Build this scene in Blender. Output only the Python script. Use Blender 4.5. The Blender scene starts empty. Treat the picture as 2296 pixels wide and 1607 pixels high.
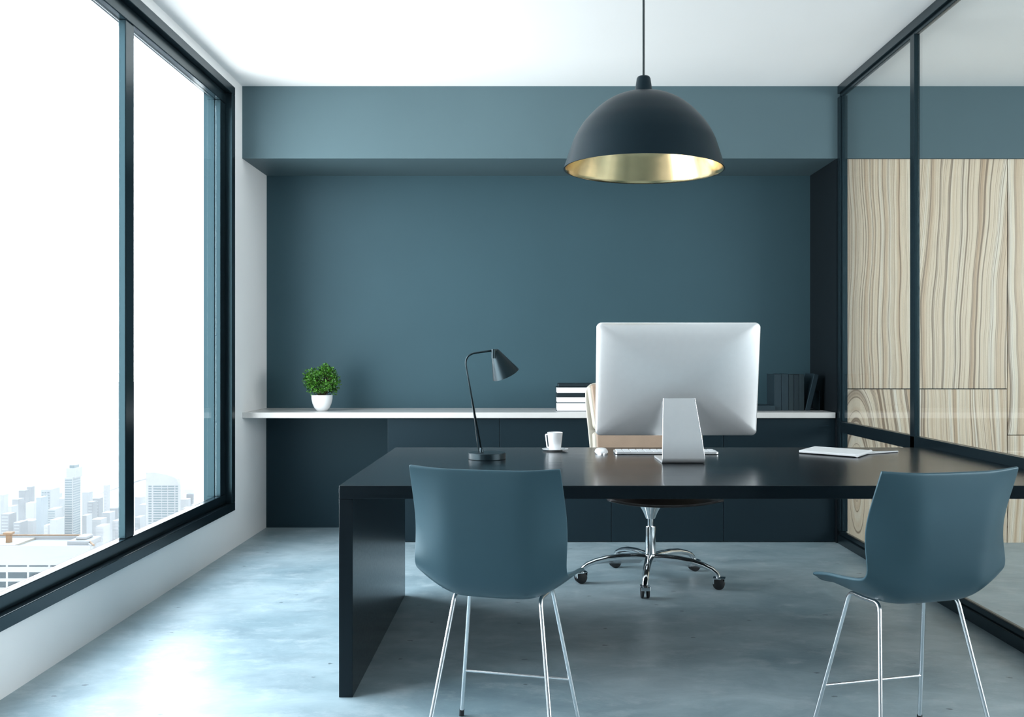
import bpy, bmesh, math, random
from mathutils import Vector, Matrix

# ------------------------------------------------------------------ camera, sky, exposure
C = bpy.context.scene.collection
SC = bpy.context.scene
PI = math.pi
F, H = 2200.0, 1.2                       # focal length in pixels of the 2296x1607 frame, eye height


def P(px, py, d):
    """world point seen at pixel (px, py) at depth d"""
    return Vector(((px - 1181) * d / F, d, H - (py - 804) * d / F))


cam = bpy.data.cameras.new('camera')
cam.sensor_width = 36
cam.lens = F / 2296 * 36
cam.shift_x = -33 / 2296
cam.clip_end = 20000
cam_o = bpy.data.objects.new('camera', cam)
C.objects.link(cam_o)
cam_o.location = (0, 0, H)
cam_o.rotation_euler = (PI / 2, 0, 0)
SC.camera = cam_o

SC.view_settings.view_transform = 'Standard'
SC.view_settings.look = 'None'
SC.view_settings.exposure = 0.0
SC.view_settings.gamma = 1.0
SC.view_settings.use_curve_mapping = False

SKY = 12.6
world = bpy.data.worlds.new('overcast sky')
SC.world = world
world.use_nodes = True
wn, wl = world.node_tree.nodes, world.node_tree.links
wn.clear()
tc = wn.new('ShaderNodeTexCoord')
sx = wn.new('ShaderNodeSeparateXYZ')
rp = wn.new('ShaderNodeValToRGB')
bg = wn.new('ShaderNodeBackground')
wo = wn.new('ShaderNodeOutputWorld')
mr = wn.new('ShaderNodeMapRange')
mr.inputs[1].default_value = -1
wl.new(tc.outputs['Generated'], sx.inputs[0])
wl.new(sx.outputs['Z'], mr.inputs[0])
wl.new(mr.outputs[0], rp.inputs[0])
e = rp.color_ramp.elements
e[0].position, e[0].color = 0.35, (.88, .91, .92, 1)
e[1].position, e[1].color = 0.52, (.97, .985, 1, 1)
n = e.new(0.62); n.color = (.90, .955, 1, 1)
n = e.new(1.0); n.color = (.70, .85, 1, 1)
wl.new(rp.outputs[0], bg.inputs[0])
bg.inputs[1].default_value = SKY
wl.new(bg.outputs[0], wo.inputs[0])


def portal(name, loc, rot, sx_, sy_):
    l = bpy.data.lights.new(name, 'AREA')
    l.shape = 'RECTANGLE'; l.size = sx_; l.size_y = sy_
    l.cycles.is_portal = True
    o = bpy.data.objects.new(name, l); C.objects.link(o)
    o.location = loc; o.rotation_euler = rot


portal('daylight_opening', (-2.06, 4.25, 1.58), (0, -PI / 2, 0), 2.66, 3.9)
portal('daylight_opening_beyond', (6.36, .45, 1.87), (0, PI / 2, 0), 1.95, 5.9)


# ------------------------------------------------------------------ materials
def mat(name, col, rough=.5, metal=0., spec=.5, vary=0., vscale=6., bump=0., bscale=60., coat=0.):
    m = bpy.data.materials.new(name)
    m.use_nodes = True
    nt = m.node_tree
    b = nt.nodes['Principled BSDF']
    b.inputs['Base Color'].default_value = (*col, 1)
    b.inputs['Roughness'].default_value = rough
    b.inputs['Metallic'].default_value = metal
    b.inputs['Specular IOR Level'].default_value = spec
    b.inputs['Coat Weight'].default_value = coat
    t = nt.nodes.new('ShaderNodeTexCoord')
    if vary:
        nz = nt.nodes.new('ShaderNodeTexNoise'); nz.inputs['Scale'].default_value = vscale
        nz.inputs['Detail'].default_value = 4
        nt.links.new(t.outputs['Object'], nz.inputs['Vector'])
        r = nt.nodes.new('ShaderNodeValToRGB')
        r.color_ramp.elements[0].position = .3; r.color_ramp.elements[1].position = .7
        r.color_ramp.elements[0].color = (*[c * (1 - vary) for c in col], 1)
        r.color_ramp.elements[1].color = (*[min(1, c * (1 + vary)) for c in col], 1)
        nt.links.new(nz.outputs[0], r.inputs[0])
        nt.links.new(r.outputs[0], b.inputs['Base Color'])
    if bump:
        nz = nt.nodes.new('ShaderNodeTexNoise'); nz.inputs['Scale'].default_value = bscale
        nz.inputs['Detail'].default_value = 3
        nt.links.new(t.outputs['Object'], nz.inputs['Vector'])
        bp = nt.nodes.new('ShaderNodeBump'); bp.inputs['Strength'].default_value = bump
        bp.inputs['Distance'].default_value = .002
        nt.links.new(nz.outputs[0], bp.inputs['Height'])
        nt.links.new(bp.outputs[0], b.inputs['Normal'])
    return m


def glass_mat(name, tint=(1, 1, 1), ior=1.45, rough=0.0):
    m = bpy.data.materials.new(name)
    m.use_nodes = True
    nt = m.node_tree; nt.nodes.clear()
    o = nt.nodes.new('ShaderNodeOutputMaterial')
    mx = nt.nodes.new('ShaderNodeMixShader')
    tr = nt.nodes.new('ShaderNodeBsdfTransparent'); tr.inputs[0].default_value = (*tint, 1)
    gl = nt.nodes.new('ShaderNodeBsdfGlossy'); gl.inputs['Roughness'].default_value = rough
    lw = nt.nodes.new('ShaderNodeLayerWeight'); lw.inputs[0].default_value = .5
    pw = nt.nodes.new('ShaderNodeMath'); pw.operation = 'POWER'; pw.inputs[1].default_value = 5
    f0 = ((ior - 1) / (ior + 1)) ** 2
    fr = nt.nodes.new('ShaderNodeMath'); fr.operation = 'MULTIPLY_ADD'
    fr.inputs[1].default_value = 1 - f0; fr.inputs[2].default_value = f0
    nt.links.new(lw.outputs['Facing'], pw.inputs[0]); nt.links.new(pw.outputs[0], fr.inputs[0])
    nt.links.new(fr.outputs[0], mx.inputs[0]); nt.links.new(tr.outputs[0], mx.inputs[1])
    nt.links.new(gl.outputs[0], mx.inputs[2]); nt.links.new(mx.outputs[0], o.inputs[0])
    return m


def concrete_mat():
    m = bpy.data.materials.new('polished concrete')
    m.use_nodes = True
    nt = m.node_tree; N = nt.nodes; L = nt.links
    b = N['Principled BSDF']
    t = N.new('ShaderNodeTexCoord')
    mp = N.new('ShaderNodeMapping'); mp.inputs['Scale'].default_value = (.9, 1.25, 1)
    L.new(t.outputs['Object'], mp.inputs[0])
    n1 = N.new('ShaderNodeTexNoise'); n1.inputs['Scale'].default_value = 1.3
    n1.inputs['Detail'].default_value = 8; n1.inputs['Roughness'].default_value = .62
    n1.inputs['Distortion'].default_value = .25
    L.new(mp.outputs[0], n1.inputs['Vector'])
    r1 = N.new('ShaderNodeValToRGB')
    r1.color_ramp.elements[0].position = .34; r1.color_ramp.elements[0].color = (.205, .290, .325, 1)
    r1.color_ramp.elements[1].position = .64; r1.color_ramp.elements[1].color = (.37, .455, .485, 1)
    L.new(n1.outputs[0], r1.inputs[0])
    # cloudy trowel streaks of a finer grain
    n0 = N.new('ShaderNodeTexNoise'); n0.inputs['Scale'].default_value = 3.2
    n0.inputs['Detail'].default_value = 10; n0.inputs['Roughness'].default_value = .72; n0.inputs['Distortion'].default_value = .8
    mp0 = N.new('ShaderNodeMapping'); mp0.inputs['Scale'].default_value = (1, 1.5, 1); mp0.inputs['Rotation'].default_value = (0, 0, .4)
    L.new(t.outputs['Object'], mp0.inputs[0]); L.new(mp0.outputs[0], n0.inputs['Vector'])
    r0 = N.new('ShaderNodeValToRGB')
    r0.color_ramp.elements[0].position = .34; r0.color_ramp.elements[0].color = (.66, .68, .70, 1)
    r0.color_ramp.elements[1].position = .62; r0.color_ramp.elements[1].color = (1.0, 1.0, 1.0, 1)
    L.new(n0.outputs[0], r0.inputs[0])
    m0 = N.new('ShaderNodeMix'); m0.data_type = 'RGBA'; m0.blend_type = 'MULTIPLY'; m0.inputs[0].default_value = .75
    L.new(r1.outputs[0], m0.inputs[6]); L.new(r0.outputs[0], m0.inputs[7])
    # pale scuffs
    n2 = N.new('ShaderNodeTexNoise'); n2.inputs['Scale'].default_value = 5.5
    n2.inputs['Detail'].default_value = 8; n2.inputs['Roughness'].default_value = .7
    L.new(mp.outputs[0], n2.inputs['Vector'])
    r2 = N.new('ShaderNodeValToRGB')
    r2.color_ramp.elements[0].position = .52; r2.color_ramp.elements[0].color = (0, 0, 0, 1)
    r2.color_ramp.elements[1].position = .70; r2.color_ramp.elements[1].color = (.55, .55, .55, 1)
    L.new(n2.outputs[0], r2.inputs[0])
    mx = N.new('ShaderNodeMix'); mx.data_type = 'RGBA'
    mx.inputs[7].default_value = (.46, .52, .54, 1)
    L.new(r2.outputs[0], mx.inputs[0]); L.new(m0.outputs[2], mx.inputs[6])
    # chips: small dark pits, elongated
    mp3 = N.new('ShaderNodeMapping'); mp3.inputs['Scale'].default_value = (2.6, 4.5, 1)
    L.new(t.outputs['Object'], mp3.inputs[0])
    v = N.new('ShaderNodeTexVoronoi'); v.voronoi_dimensions = '2D'; v.inputs['Scale'].default_value = 1.0
    v.inputs['Randomness'].default_value = 1.0
    L.new(mp3.outputs[0], v.inputs['Vector'])
    n3 = N.new('ShaderNodeTexNoise'); n3.inputs['Scale'].default_value = 70
    L.new(t.outputs['Object'], n3.inputs['Vector'])
    ma = N.new('ShaderNodeMath'); ma.operation = 'MULTIPLY_ADD'; ma.inputs[1].default_value = .09; ma.inputs[2].default_value = -.045
    L.new(n3.outputs[0], ma.inputs[0])
    ad = N.new('ShaderNodeMath'); ad.operation = 'ADD'
    L.new(v.outputs['Distance'], ad.inputs[0]); L.new(ma.outputs[0], ad.inputs[1])
    r3 = N.new('ShaderNodeValToRGB')
    r3.color_ramp.elements[0].position = .020; r3.color_ramp.elements[0].color = (.75, .75, .75, 1)
    r3.color_ramp.elements[1].position = .034; r3.color_ramp.elements[1].color = (0, 0, 0, 1)
    L.new(ad.outputs[0], r3.inputs[0])
    sv = N.new('ShaderNodeSeparateColor'); L.new(v.outputs['Color'], sv.inputs[0])
    gt = N.new('ShaderNodeMath'); gt.operation = 'GREATER_THAN'; gt.inputs[1].default_value = .62
    L.new(sv.outputs[0], gt.inputs[0])
    mc = N.new('ShaderNodeMath'); mc.operation = 'MULTIPLY'
    L.new(r3.outputs[0], mc.inputs[0]); L.new(gt.outputs[0], mc.inputs[1])
    mx2 = N.new('ShaderNodeMix'); mx2.data_type = 'RGBA'
    mx2.inputs[7].default_value = (.05, .07, .08, 1)
    L.new(mc.outputs[0], mx2.inputs[0]); L.new(mx.outputs[2], mx2.inputs[6])
    L.new(mx2.outputs[2], b.inputs['Base Color'])
    b.inputs['Roughness'].default_value = .36
    b.inputs['Specular IOR Level'].default_value = .45
    bp = N.new('ShaderNodeBump'); bp.inputs['Strength'].default_value = .12; bp.inputs['Distance'].default_value = .01
    L.new(n2.outputs[0], bp.inputs['Height']); L.new(bp.outputs[0], b.inputs['Normal'])
    return m


def wood_mat(name, cx, cz, zs, seed, freq=1.0):
    """pale ash veneer: long grain bands around an elongated heart at (cx, cz)"""
    m = bpy.data.materials.new(name)
    m.use_nodes = True
    nt = m.node_tree; N = nt.nodes; L = nt.links
    b = N['Principled BSDF']
    t = N.new('ShaderNodeTexCoord')
    nz = N.new('ShaderNodeTexNoise'); nz.inputs['Scale'].default_value = 1.4
    nz.inputs['Detail'].default_value = 2; nz.noise_dimensions = '3D'
    mpn = N.new('ShaderNodeMapping'); mpn.inputs['Scale'].default_value = (1.6, 1, .55)
    mpn.inputs['Location'].default_value = (seed * 3.1, seed, seed * 1.7)
    L.new(t.outputs['Object'], mpn.inputs[0]); L.new(mpn.outputs[0], nz.inputs['Vector'])
    mp = N.new('ShaderNodeMapping')
    mp.inputs['Location'].default_value = (-cx, 0, -cz * zs); mp.inputs['Scale'].default_value = (1, 0, zs)
    L.new(t.outputs['Object'], mp.inputs[0])
    ln = N.new('ShaderNodeVectorMath'); ln.operation = 'LENGTH'
    L.new(mp.outputs[0], ln.inputs[0])
    a = N.new('ShaderNodeMath'); a.operation = 'MULTIPLY_ADD'; a.inputs[1].default_value = .16
    L.new(nz.outputs[0], a.inputs[0]); L.new(ln.outputs['Value'], a.inputs[2])

    def band(scale, detail, off):
        s = N.new('ShaderNodeMath'); s.operation = 'MULTIPLY_ADD'
        s.inputs[1].default_value = scale * freq; s.inputs[2].default_value = off + seed * 7.3
        L.new(a.outputs[0], s.inputs[0])
        q = N.new('ShaderNodeTexNoise'); q.noise_dimensions = '1D'; q.inputs['Scale'].default_value = 1
        q.inputs['Detail'].default_value = detail
        L.new(s.outputs[0], q.inputs['W'])
        return q.outputs[0]

    def ramp(src, pts):
        r = N.new('ShaderNodeValToRGB'); el = r.color_ramp.elements
        el[0].position, el[0].color = pts[0]; el[1].position, el[1].color = pts[-1]
        for p_, c_ in pts[1:-1]:
            x = el.new(p_); x.color = c_
        L.new(src, r.inputs[0]); return r.outputs[0]
    g = lambda v: (v, v, v, 1)
    base = ramp(band(26, 3, 0), [(.28, (.54, .395, .255, 1)), (.42, (.70, .565, .405, 1)), (.58, (.78, .675, .515, 1)), (.72, (.80, .735, .61, 1))])
    lines = ramp(band(46, 1, 31), [(.470, g(0)), (.496, g(.85)), (.504, g(.85)), (.530, g(0))])
    mx = N.new('ShaderNodeMix'); mx.data_type = 'RGBA'; mx.inputs[7].default_value = (.20, .135, .085, 1)
    L.new(lines, mx.inputs[0]); L.new(base, mx.inputs[6])
    # fine pores along the grain
    mf = N.new('ShaderNodeMapping'); mf.inputs['Scale'].default_value = (240, 1, 5)
    L.new(t.outputs['Object'], mf.inputs[0])
    nf = N.new('ShaderNodeTexNoise'); nf.inputs['Scale'].default_value = 1; nf.inputs['Detail'].default_value = 2
    L.new(mf.outputs[0], nf.inputs['Vector'])
    fine = ramp(nf.outputs[0], [(.35, g(.80)), (.6, g(1.0))])
    mu = N.new('ShaderNodeMix'); mu.data_type = 'RGBA'; mu.blend_type = 'MULTIPLY'; mu.inputs[0].default_value = .7
    L.new(mx.outputs[2], mu.inputs[6]); L.new(fine, mu.inputs[7])
    L.new(mu.outputs[2], b.inputs['Base Color'])
    b.inputs['Roughness'].default_value = .45
    return m


def desk_mat():
    m = mat('black stained oak', (.010, .0145, .019), .26, spec=.32)
    nt = m.node_tree; N = nt.nodes; L = nt.links; b = N['Principled BSDF']
    t = N.new('ShaderNodeTexCoord'); mp = N.new('ShaderNodeMapping'); mp.inputs['Scale'].default_value = (1.5, 40, 40)
    L.new(t.outputs['Object'], mp.inputs[0])
    nz = N.new('ShaderNodeTexNoise'); nz.inputs['Scale'].default_value = 2; nz.inputs['Detail'].default_value = 5
    L.new(mp.outputs[0], nz.inputs['Vector'])
    r = N.new('ShaderNodeMapRange'); r.inputs[3].default_value = .16; r.inputs[4].default_value = .30
    L.new(nz.outputs[0], r.inputs[0]); L.new(r.outputs[0], b.inputs['Roughness'])
    c = N.new('ShaderNodeValToRGB')
    c.color_ramp.elements[0].color = (.0022, .0042, .0062, 1); c.color_ramp.elements[1].color = (.0042, .0072, .0098, 1)
    L.new(nz.outputs[0], c.inputs[0]); L.new(c.outputs[0], b.inputs['Base Color'])
    b.inputs['Specular Tint'].default_value = (.75, .92, 1, 1)
    return m


M = dict(
    white=mat('white wall paint', (.86, .86, .855), .6, vary=.015, vscale=2, bump=.05),
    ceil=mat('white ceiling paint', (.90, .895, .89), .7, vary=.01, vscale=1.5),
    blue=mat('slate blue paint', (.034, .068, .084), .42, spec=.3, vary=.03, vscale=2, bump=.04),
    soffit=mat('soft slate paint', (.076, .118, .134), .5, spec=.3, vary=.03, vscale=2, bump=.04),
    rear=mat('grey blue paint', (.10, .14, .16), .6, vary=.02),
    frame=mat('black lacquered metal', (.006, .0105, .0135), .24, spec=.45, vary=.05),
    concrete=concrete_mat(),
    glass=glass_mat('clear glass', (.97, .985, .985)),
    part_glass=glass_mat('partition glass', (.965, .975, .97), 1.5),
    panel=mat('slate shade paint', (.0140, .0300, .0390), .45, spec=.2, vary=.03, vscale=2),  # slate darkened to stand in for shade below the counter
    black=mat('black matte lacquer', (.0055, .0075, .0095), .5, spec=.2),
    counter=mat('pale stone top', (.52, .51, .495), .22, vary=.03, vscale=9),
    cabinet=mat('dark blue cabinet lacquer', (.0085, .0160, .0210), .38, spec=.20, vary=.03),
    desk=desk_mat(),
    shade=mat('dark slate enamel', (.0062, .0135, .0185), .40, spec=.22, vary=.04),
    brass=mat('brushed brass', (.82, .62, .34), .20, 1., vary=.05, vscale=20),
    cord=mat('dark slate cord', (.012, .022, .026), .5),
    alu=mat('brushed aluminium', (.92, .93, .94), .32, .74, vary=.01, vscale=40),
    screen=mat('black screen glass', (.004, .004, .005), .08),
    wplastic=mat('white plastic', (.72, .73, .74), .3, vary=.01),
    keycap=mat('white key caps', (.60, .62, .64), .45, vary=.01),
    china=mat('white glazed china', (.74, .75, .76), .12, vary=.01, coat=.4),
    coffee=mat('black coffee', (.01, .006, .004), .1),
    lamp=mat('matte black metal', (.0045, .0085, .0105), .34, spec=.42, vary=.05),
    lampin=mat('white lamp lining', (.7, .7, .68), .5),
    shell=mat('slate blue plastic', (.044, .088, .110), .36, spec=.4, vary=.02, vscale=8),
    chrome=mat('polished chrome', (.80, .83, .85), .12, 1., vary=.01),
    satin=mat('satin chrome', (.84, .86, .88), .25, 1., vary=.01),
    rubber=mat('black rubber', (.010, .011, .013), .55, vary=.1),
    leather=mat('tan leather', (.27, .195, .140), .48, vary=.06, vscale=12, bump=.3, bscale=220),
    piping=mat('cream leather', (.40, .37, .31), .5, vary=.03, bump=.2, bscale=200),
    ply=mat('dark walnut plywood', (.030, .028, .028), .4, vary=.2, vscale=30),
    plyedge=mat('pale plywood', (.40, .375, .32), .5, vary=.06, vscale=30),
    paper=mat('white paper', (.66, .67, .68), .7, vary=.01),
    bookcover=mat('black book cloth', (.006, .009, .011), .5, vary=.05),
    binder=mat('dark blue book cloth', (.008, .015, .020), .5, vary=.06),
    binder_grey=mat('dark grey book cloth', (.0085, .013, .0145), .5, vary=.06),
    soil=mat('dark soil', (.02, .014, .009), .9, vary=.4, vscale=60),
    bark=mat('brown stem', (.06, .04, .02), .8, vary=.3),
)


def leaf_mat():
    m = mat('glossy green leaf', (.05, .19, .02), .4, spec=.4)
    nt = m.node_tree; N = nt.nodes; L = nt.links; b = N['Principled BSDF']
    t = N.new('ShaderNodeTexCoord'); nz = N.new('ShaderNodeTexNoise'); nz.inputs['Scale'].default_value = 45
    L.new(t.outputs['Object'], nz.inputs['Vector'])
    r = N.new('ShaderNodeValToRGB')
    r.color_ramp.elements[0].position = .35; r.color_ramp.elements[0].color = (.006, .038, .004, 1)
    r.color_ramp.elements[1].position = .68; r.color_ramp.elements[1].color = (.075, .25, .022, 1)
    L.new(nz.outputs[0], r.inputs[0]); L.new(r.outputs[0], b.inputs['Base Color'])
    return m


M['leaf'] = leaf_mat()
for k_ in ('shade', 'lamp', 'cabinet', 'panel', 'black', 'binder', 'binder_grey', 'bookcover', 'blue', 'soffit', 'shell'):
    M[k_].node_tree.nodes['Principled BSDF'].inputs['Specular Tint'].default_value = (.6, .86, 1, 1)
M['frame'].node_tree.nodes['Principled BSDF'].inputs['Specular Tint'].default_value = (.42, .80, .95, 1)


# ------------------------------------------------------------------ helpers
def prop(o, label=None, cat=None, group=None, kind=None):
    for k, v in (('label', label), ('category', cat), ('group', group), ('kind', kind)):
        if v:
            o[k] = v
    return o


def empty(name, loc=(0, 0, 0), rz=0., label=None, cat=None, group=None, kind=None):
    o = bpy.data.objects.new(name, None)
    o.empty_display_size = .05
    C.objects.link(o); o.location = loc; o.rotation_euler = (0, 0, rz)
    return prop(o, label, cat, group, kind)


def obj(name, bm, m, parent=None, smooth=False, bevel=0., segs=2, subsurf=0, solid=0., loc=None, angle=40):
    me = bpy.data.meshes.new(name)
    bmesh.ops.recalc_face_normals(bm, faces=bm.faces)
    bm.to_mesh(me); bm.free()
    o = bpy.data.objects.new(name, me)
    C.objects.link(o)
    me.materials.append(m)
    if loc is not None:
        o.location = loc
    if parent is not None:
        o.parent = parent
    if solid:
        s = o.modifiers.new('solid', 'SOLIDIFY'); s.thickness = solid; s.offset = 0
    if bevel:
        b = o.modifiers.new('bevel', 'BEVEL'); b.width = bevel; b.segments = segs
        b.limit_method = 'ANGLE'; b.angle_limit = math.radians(35)
    if subsurf:
        s = o.modifiers.new('sub', 'SUBSURF'); s.levels = subsurf; s.render_levels = subsurf
    if smooth:
        for p in me.polygons:
            p.use_smooth = True
        if angle < 180:
            es = me.edges
            fa = {}
            for p in me.polygons:
                for k in p.edge_keys:
                    fa.setdefault(k, []).append(p.normal)
            lim = math.radians(angle)
            for ed in es:
                ns = fa.get(tuple(sorted(ed.vertices)), [])
                if len(ns) == 2 and ns[0].length > 0 and ns[1].length > 0 and ns[0].angle(ns[1]) > lim:
                    ed.use_edge_sharp = True
    return o


def box(bm, x0, x1, y0, y1, z0, z1, mtx=None):
    vs = [bm.verts.new((x, y, z)) for x in (x0, x1) for y in (y0, y1) for z in (z0, z1)]
    for f in ((0, 1, 3, 2), (4, 6, 7, 5), (0, 4, 5, 1), (2, 3, 7, 6), (0, 2, 6, 4), (1, 5, 7, 3)):
        bm.faces.new([vs[i] for i in f])
    if mtx is not None:
        bmesh.ops.transform(bm, matrix=mtx, verts=vs)
    return vs


def bx(*a, **k):
    bm = bmesh.new(); box(bm, *a, **k); return bm


def lathe(bm, prof, n=48, mtx=None, cap0=False, cap1=False):
    rings = []
    for (r, z) in prof:
        if r < 1e-6:
            rings.append([bm.verts.new((0, 0, z))])
        else:
            rings.append([bm.verts.new((r * math.cos(2 * PI * i / n), r * math.sin(2 * PI * i / n), z)) for i in range(n)])
    for a, b in zip(rings, rings[1:]):
        for i in range(n):
            j = (i + 1) % n
            if len(a) == 1:
                bm.faces.new((a[0], b[i], b[j]))
            elif len(b) == 1:
                bm.faces.new((a[i], a[j], b[0]))
            else:
                bm.faces.new((a[i], a[j], b[j], b[i]))
    if cap0 and len(rings[0]) > 1:
        bm.faces.new(rings[0])
    if cap1 and len(rings[-1]) > 1:
        bm.faces.new(rings[-1])
    vs = [v for r in rings for v in r]
    if mtx is not None:
        bmesh.ops.transform(bm, matrix=mtx, verts=vs)
    return vs


def tube(bm, pts, r, n=12, radii=None, flat=None):
    """swept round (or flattened) section along pts; flat = (wide, high) factors, high along +Z-ish"""
    pts = [Vector(p) for p in pts]
    rings = []
    up = Vector((0, 0, 1))
    for i, p in enumerate(pts):
        d = (pts[min(i + 1, len(pts) - 1)] - pts[max(i - 1, 0)]).normalized()
        if i == 0:
            a = up if abs(d.dot(up)) < .95 else Vector((1, 0, 0))
            v = (a - d * a.dot(d)).normalized()
        else:
            v = (pv - d * pv.dot(d)).normalized()
        pv = v
        u = d.cross(v)
        rr = radii[i] if radii else r
        fw, fh = flat if flat else (1, 1)
        rings.append([bm.verts.new(p + u * math.cos(2 * PI * k / n) * rr * fw + v * math.sin(2 * PI * k / n) * rr * fh) for k in range(n)])
    for a, b in zip(rings, rings[1:]):
        for k in range(n):
            j = (k + 1) % n
            bm.faces.new((a[k], a[j], b[j], b[k]))
    bm.faces.new(rings[0]); bm.faces.new(rings[-1])


def fillet(pts, r, n=6):
    """polyline with its corners rounded"""
    pts = [Vector(p) for p in pts]
    out = [pts[0]]
    for a, b, c in zip(pts, pts[1:], pts[2:]):
        u, v = (a - b), (c - b)
        k = min(r, u.length * .45, v.length * .45)
        p0, p1 = b + u.normalized() * k, b + v.normalized() * k
        for i in range(n + 1):
            t = i / n
            out.append(p0 * (1 - t) ** 2 + b * 2 * t * (1 - t) + p1 * t * t)
    out.append(pts[-1])
    return out


def copy_tree(o, parent=None):
    c = o.copy(); C.objects.link(c); c.parent = parent
    for ch in list(o.children):
        copy_tree(ch, c)
    return c


def struct(name, bm, m, parent=None, **k):
    o = obj(name, bm, m, parent, **k)
    if parent is None:
        o['kind'] = 'structure'
    return o


def prism(bm, poly, z0, z1):
    a = [bm.verts.new((x, y, z0)) for x, y in poly]
    b = [bm.verts.new((x, y, z1)) for x, y in poly]
    n = len(poly)
    bm.faces.new(a); bm.faces.new(b)
    for i in range(n):
        j = (i + 1) % n
        bm.faces.new((a[i], a[j], b[j], b[i]))


def rrect(w, h, r, n=6, cx=0, cy=0):
    pts = []
    for (sx, sy, a0) in ((1, 1, 0), (-1, 1, PI / 2), (-1, -1, PI), (1, -1, 3 * PI / 2)):
        for i in range(n + 1):
            a = a0 + PI / 2 * i / n
            pts.append((cx + sx * (w / 2 - r) + r * math.cos(a), cy + sy * (h / 2 - r) + r * math.sin(a)))
    return pts


# ------------------------------------------------------------------ the setting
XL, XR, XF = -1.85, 2.02, 6.2
YB, YS, Y0 = 6.98, 6.38, -2.6
ZC, ZS = 2.97, 2.50
struct('floor', bx(-2.1, 6.5, Y0 - .2, 7.2, -.2, 0), M['concrete'])
struct('ceiling', bx(-2.1, 6.5, Y0 - .2, 7.2, ZC, ZC + .2), M['ceil'])
WY0, WY1, WZ0, WZ1 = 2.3, 6.195, .2426, 2.909
bm = bmesh.new()
box(bm, -2.1, XL, Y0 - .2, 7.2, 0, WZ0); box(bm, -2.1, XL, Y0 - .2, 7.2, WZ1, ZC)
box(bm, -2.1, XL, WY1, 7.2, WZ0, WZ1); box(bm, -2.1, XL, Y0 - .2, WY0, WZ0, WZ1)
struct('wall_left', bm, M['white'])
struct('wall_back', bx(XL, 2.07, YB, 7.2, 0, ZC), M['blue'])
struct('shade_panel', bx(XL, -.909, YB - .012, YB, 0, .811), M['panel'])    # added dark panel, puts the recess shade under the counter into colour
struct('wall_front', bx(XL, XF, Y0 - .2, Y0, 0, ZC), M['rear'])
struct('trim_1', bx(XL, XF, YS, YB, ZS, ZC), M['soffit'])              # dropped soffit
struct('wall_recess', bx(2.016, 2.07, YS, YB, 0, ZS), M['black'])     # return at the end of the recess
struct('wall_beyond', bx(2.07, XF, 6.425, 7.2, 0, ZS), M['cabinet'])
bm = bmesh.new()
box(bm, XF, XF + .3, Y0, 7.2, 0, .9); box(bm, XF, XF + .3, Y0, 7.2, 2.85, ZC)
box(bm, XF, XF + .3, 3.4, 7.2, .9, 2.85); box(bm, XF, XF + .3, Y0, Y0 + .1, .9, 2.85)
struct('wall_far', bm, M['white'])

# window: frame, sash stile, mullions, panes
w = empty('window_1', (XL, 3.2, WZ0), kind='structure')
wi = Matrix.Translation(-w.location)


def wpart(name, boxes, m, bevel=.004):
    b_ = bmesh.new()
    for q in boxes:
        box(b_, *q)
    bmesh.ops.transform(b_, matrix=wi, verts=b_.verts)
    return obj(name, b_, m, w, bevel=bevel)


fx0, fx1 = -2.02, XL + .010
FI = -1.876                                # room side of the inner frame
wpart('outer_frame', [(fx0, fx1, WY0, WY1, WZ0, .295), (fx0, fx1, WY0, WY1, 2.858, WZ1),
                      (fx0, fx1, 6.130, WY1, .295, 2.858), (fx0, fx1, WY0, WY0 + .06, .295, 2.858)], M['frame'], .003)
wpart('bottom_rail', [(-1.925, FI, WY0 + .06, 6.130, .295, .354)], M['frame'])
wpart('top_rail', [(-1.925, FI, WY0 + .06, 6.130, 2.790, 2.858)], M['frame'])
wpart('stile', [(-1.918, FI - .006, 6.030, 6.125, .354, 2.790), (-1.962, -1.918, 6.024, 6.125, .354, 2.790)], M['frame'], .002)
wpart('stile', [(-1.955, FI - .006, WY0 + .06, WY0 + .155, .354, 2.790)], M['frame'])
MY = [(4.600, 4.700)]
for a, b in MY:
    wpart('mullion', [(-1.915, FI - .004, a, b, .354, 2.790)], M['frame'])
ys = [WY0 + .155, 4.60, 4.70, 6.026]
for k in range(2):
    wpart('pane', [(-1.912, -1.906, ys[2 * k], ys[2 * k + 1], .354, 2.790)], M['glass'], 0)

# glazed partition on the other side: a frame of rails and posts with panes
g = empty('wall_right', (XR, 3.0, 0), kind='structure')
gi = Matrix.Translation(-g.location)


def gpart(name, boxes, m, bevel=.003):
    b_ = bmesh.new()
    for q in boxes:
        box(b_, *q)
    bmesh.ops.transform(b_, matrix=gi, verts=b_.verts)
    return obj(name, b_, m, g, bevel=bevel)


gx0, gx1 = XR, XR + .05
gpart('top_rail', [(gx0, gx1, Y0, 6.38, 2.918, ZC), (gx0 + .014, gx1 - .014, Y0, 6.38, 2.894, 2.918)], M['frame'])
gpart('bottom_rail', [(gx0, gx1, Y0, 6.38, 0, .055), (gx0 + .012, gx1 - .012, Y0, 6.38, .055, .085)], M['frame'])
gpart('middle_rail', [(gx0, gx1 - .01, Y0, 6.33, .723, .795)], M['frame'])
gpart('post', [(gx0, gx1 - .012, 6.33, 6.38, .085, 2.894), (gx0 + .012, gx1 - .004, 6.315, 6.33, .085, 2.894)], M['frame'])
for (a, b) in ((5.114, 5.173), (2.60, 2.66), (.1, .16)):
    gpart('post', [(gx0, gx0 + .022, a, b, .085, 2.894), (gx0 + .022, gx0 + .034, a + .012, b - .012, .085, 2.894)], M['frame'])
ys = [.16, 2.60, 2.66, 5.114, 5.173, 6.33]
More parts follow.
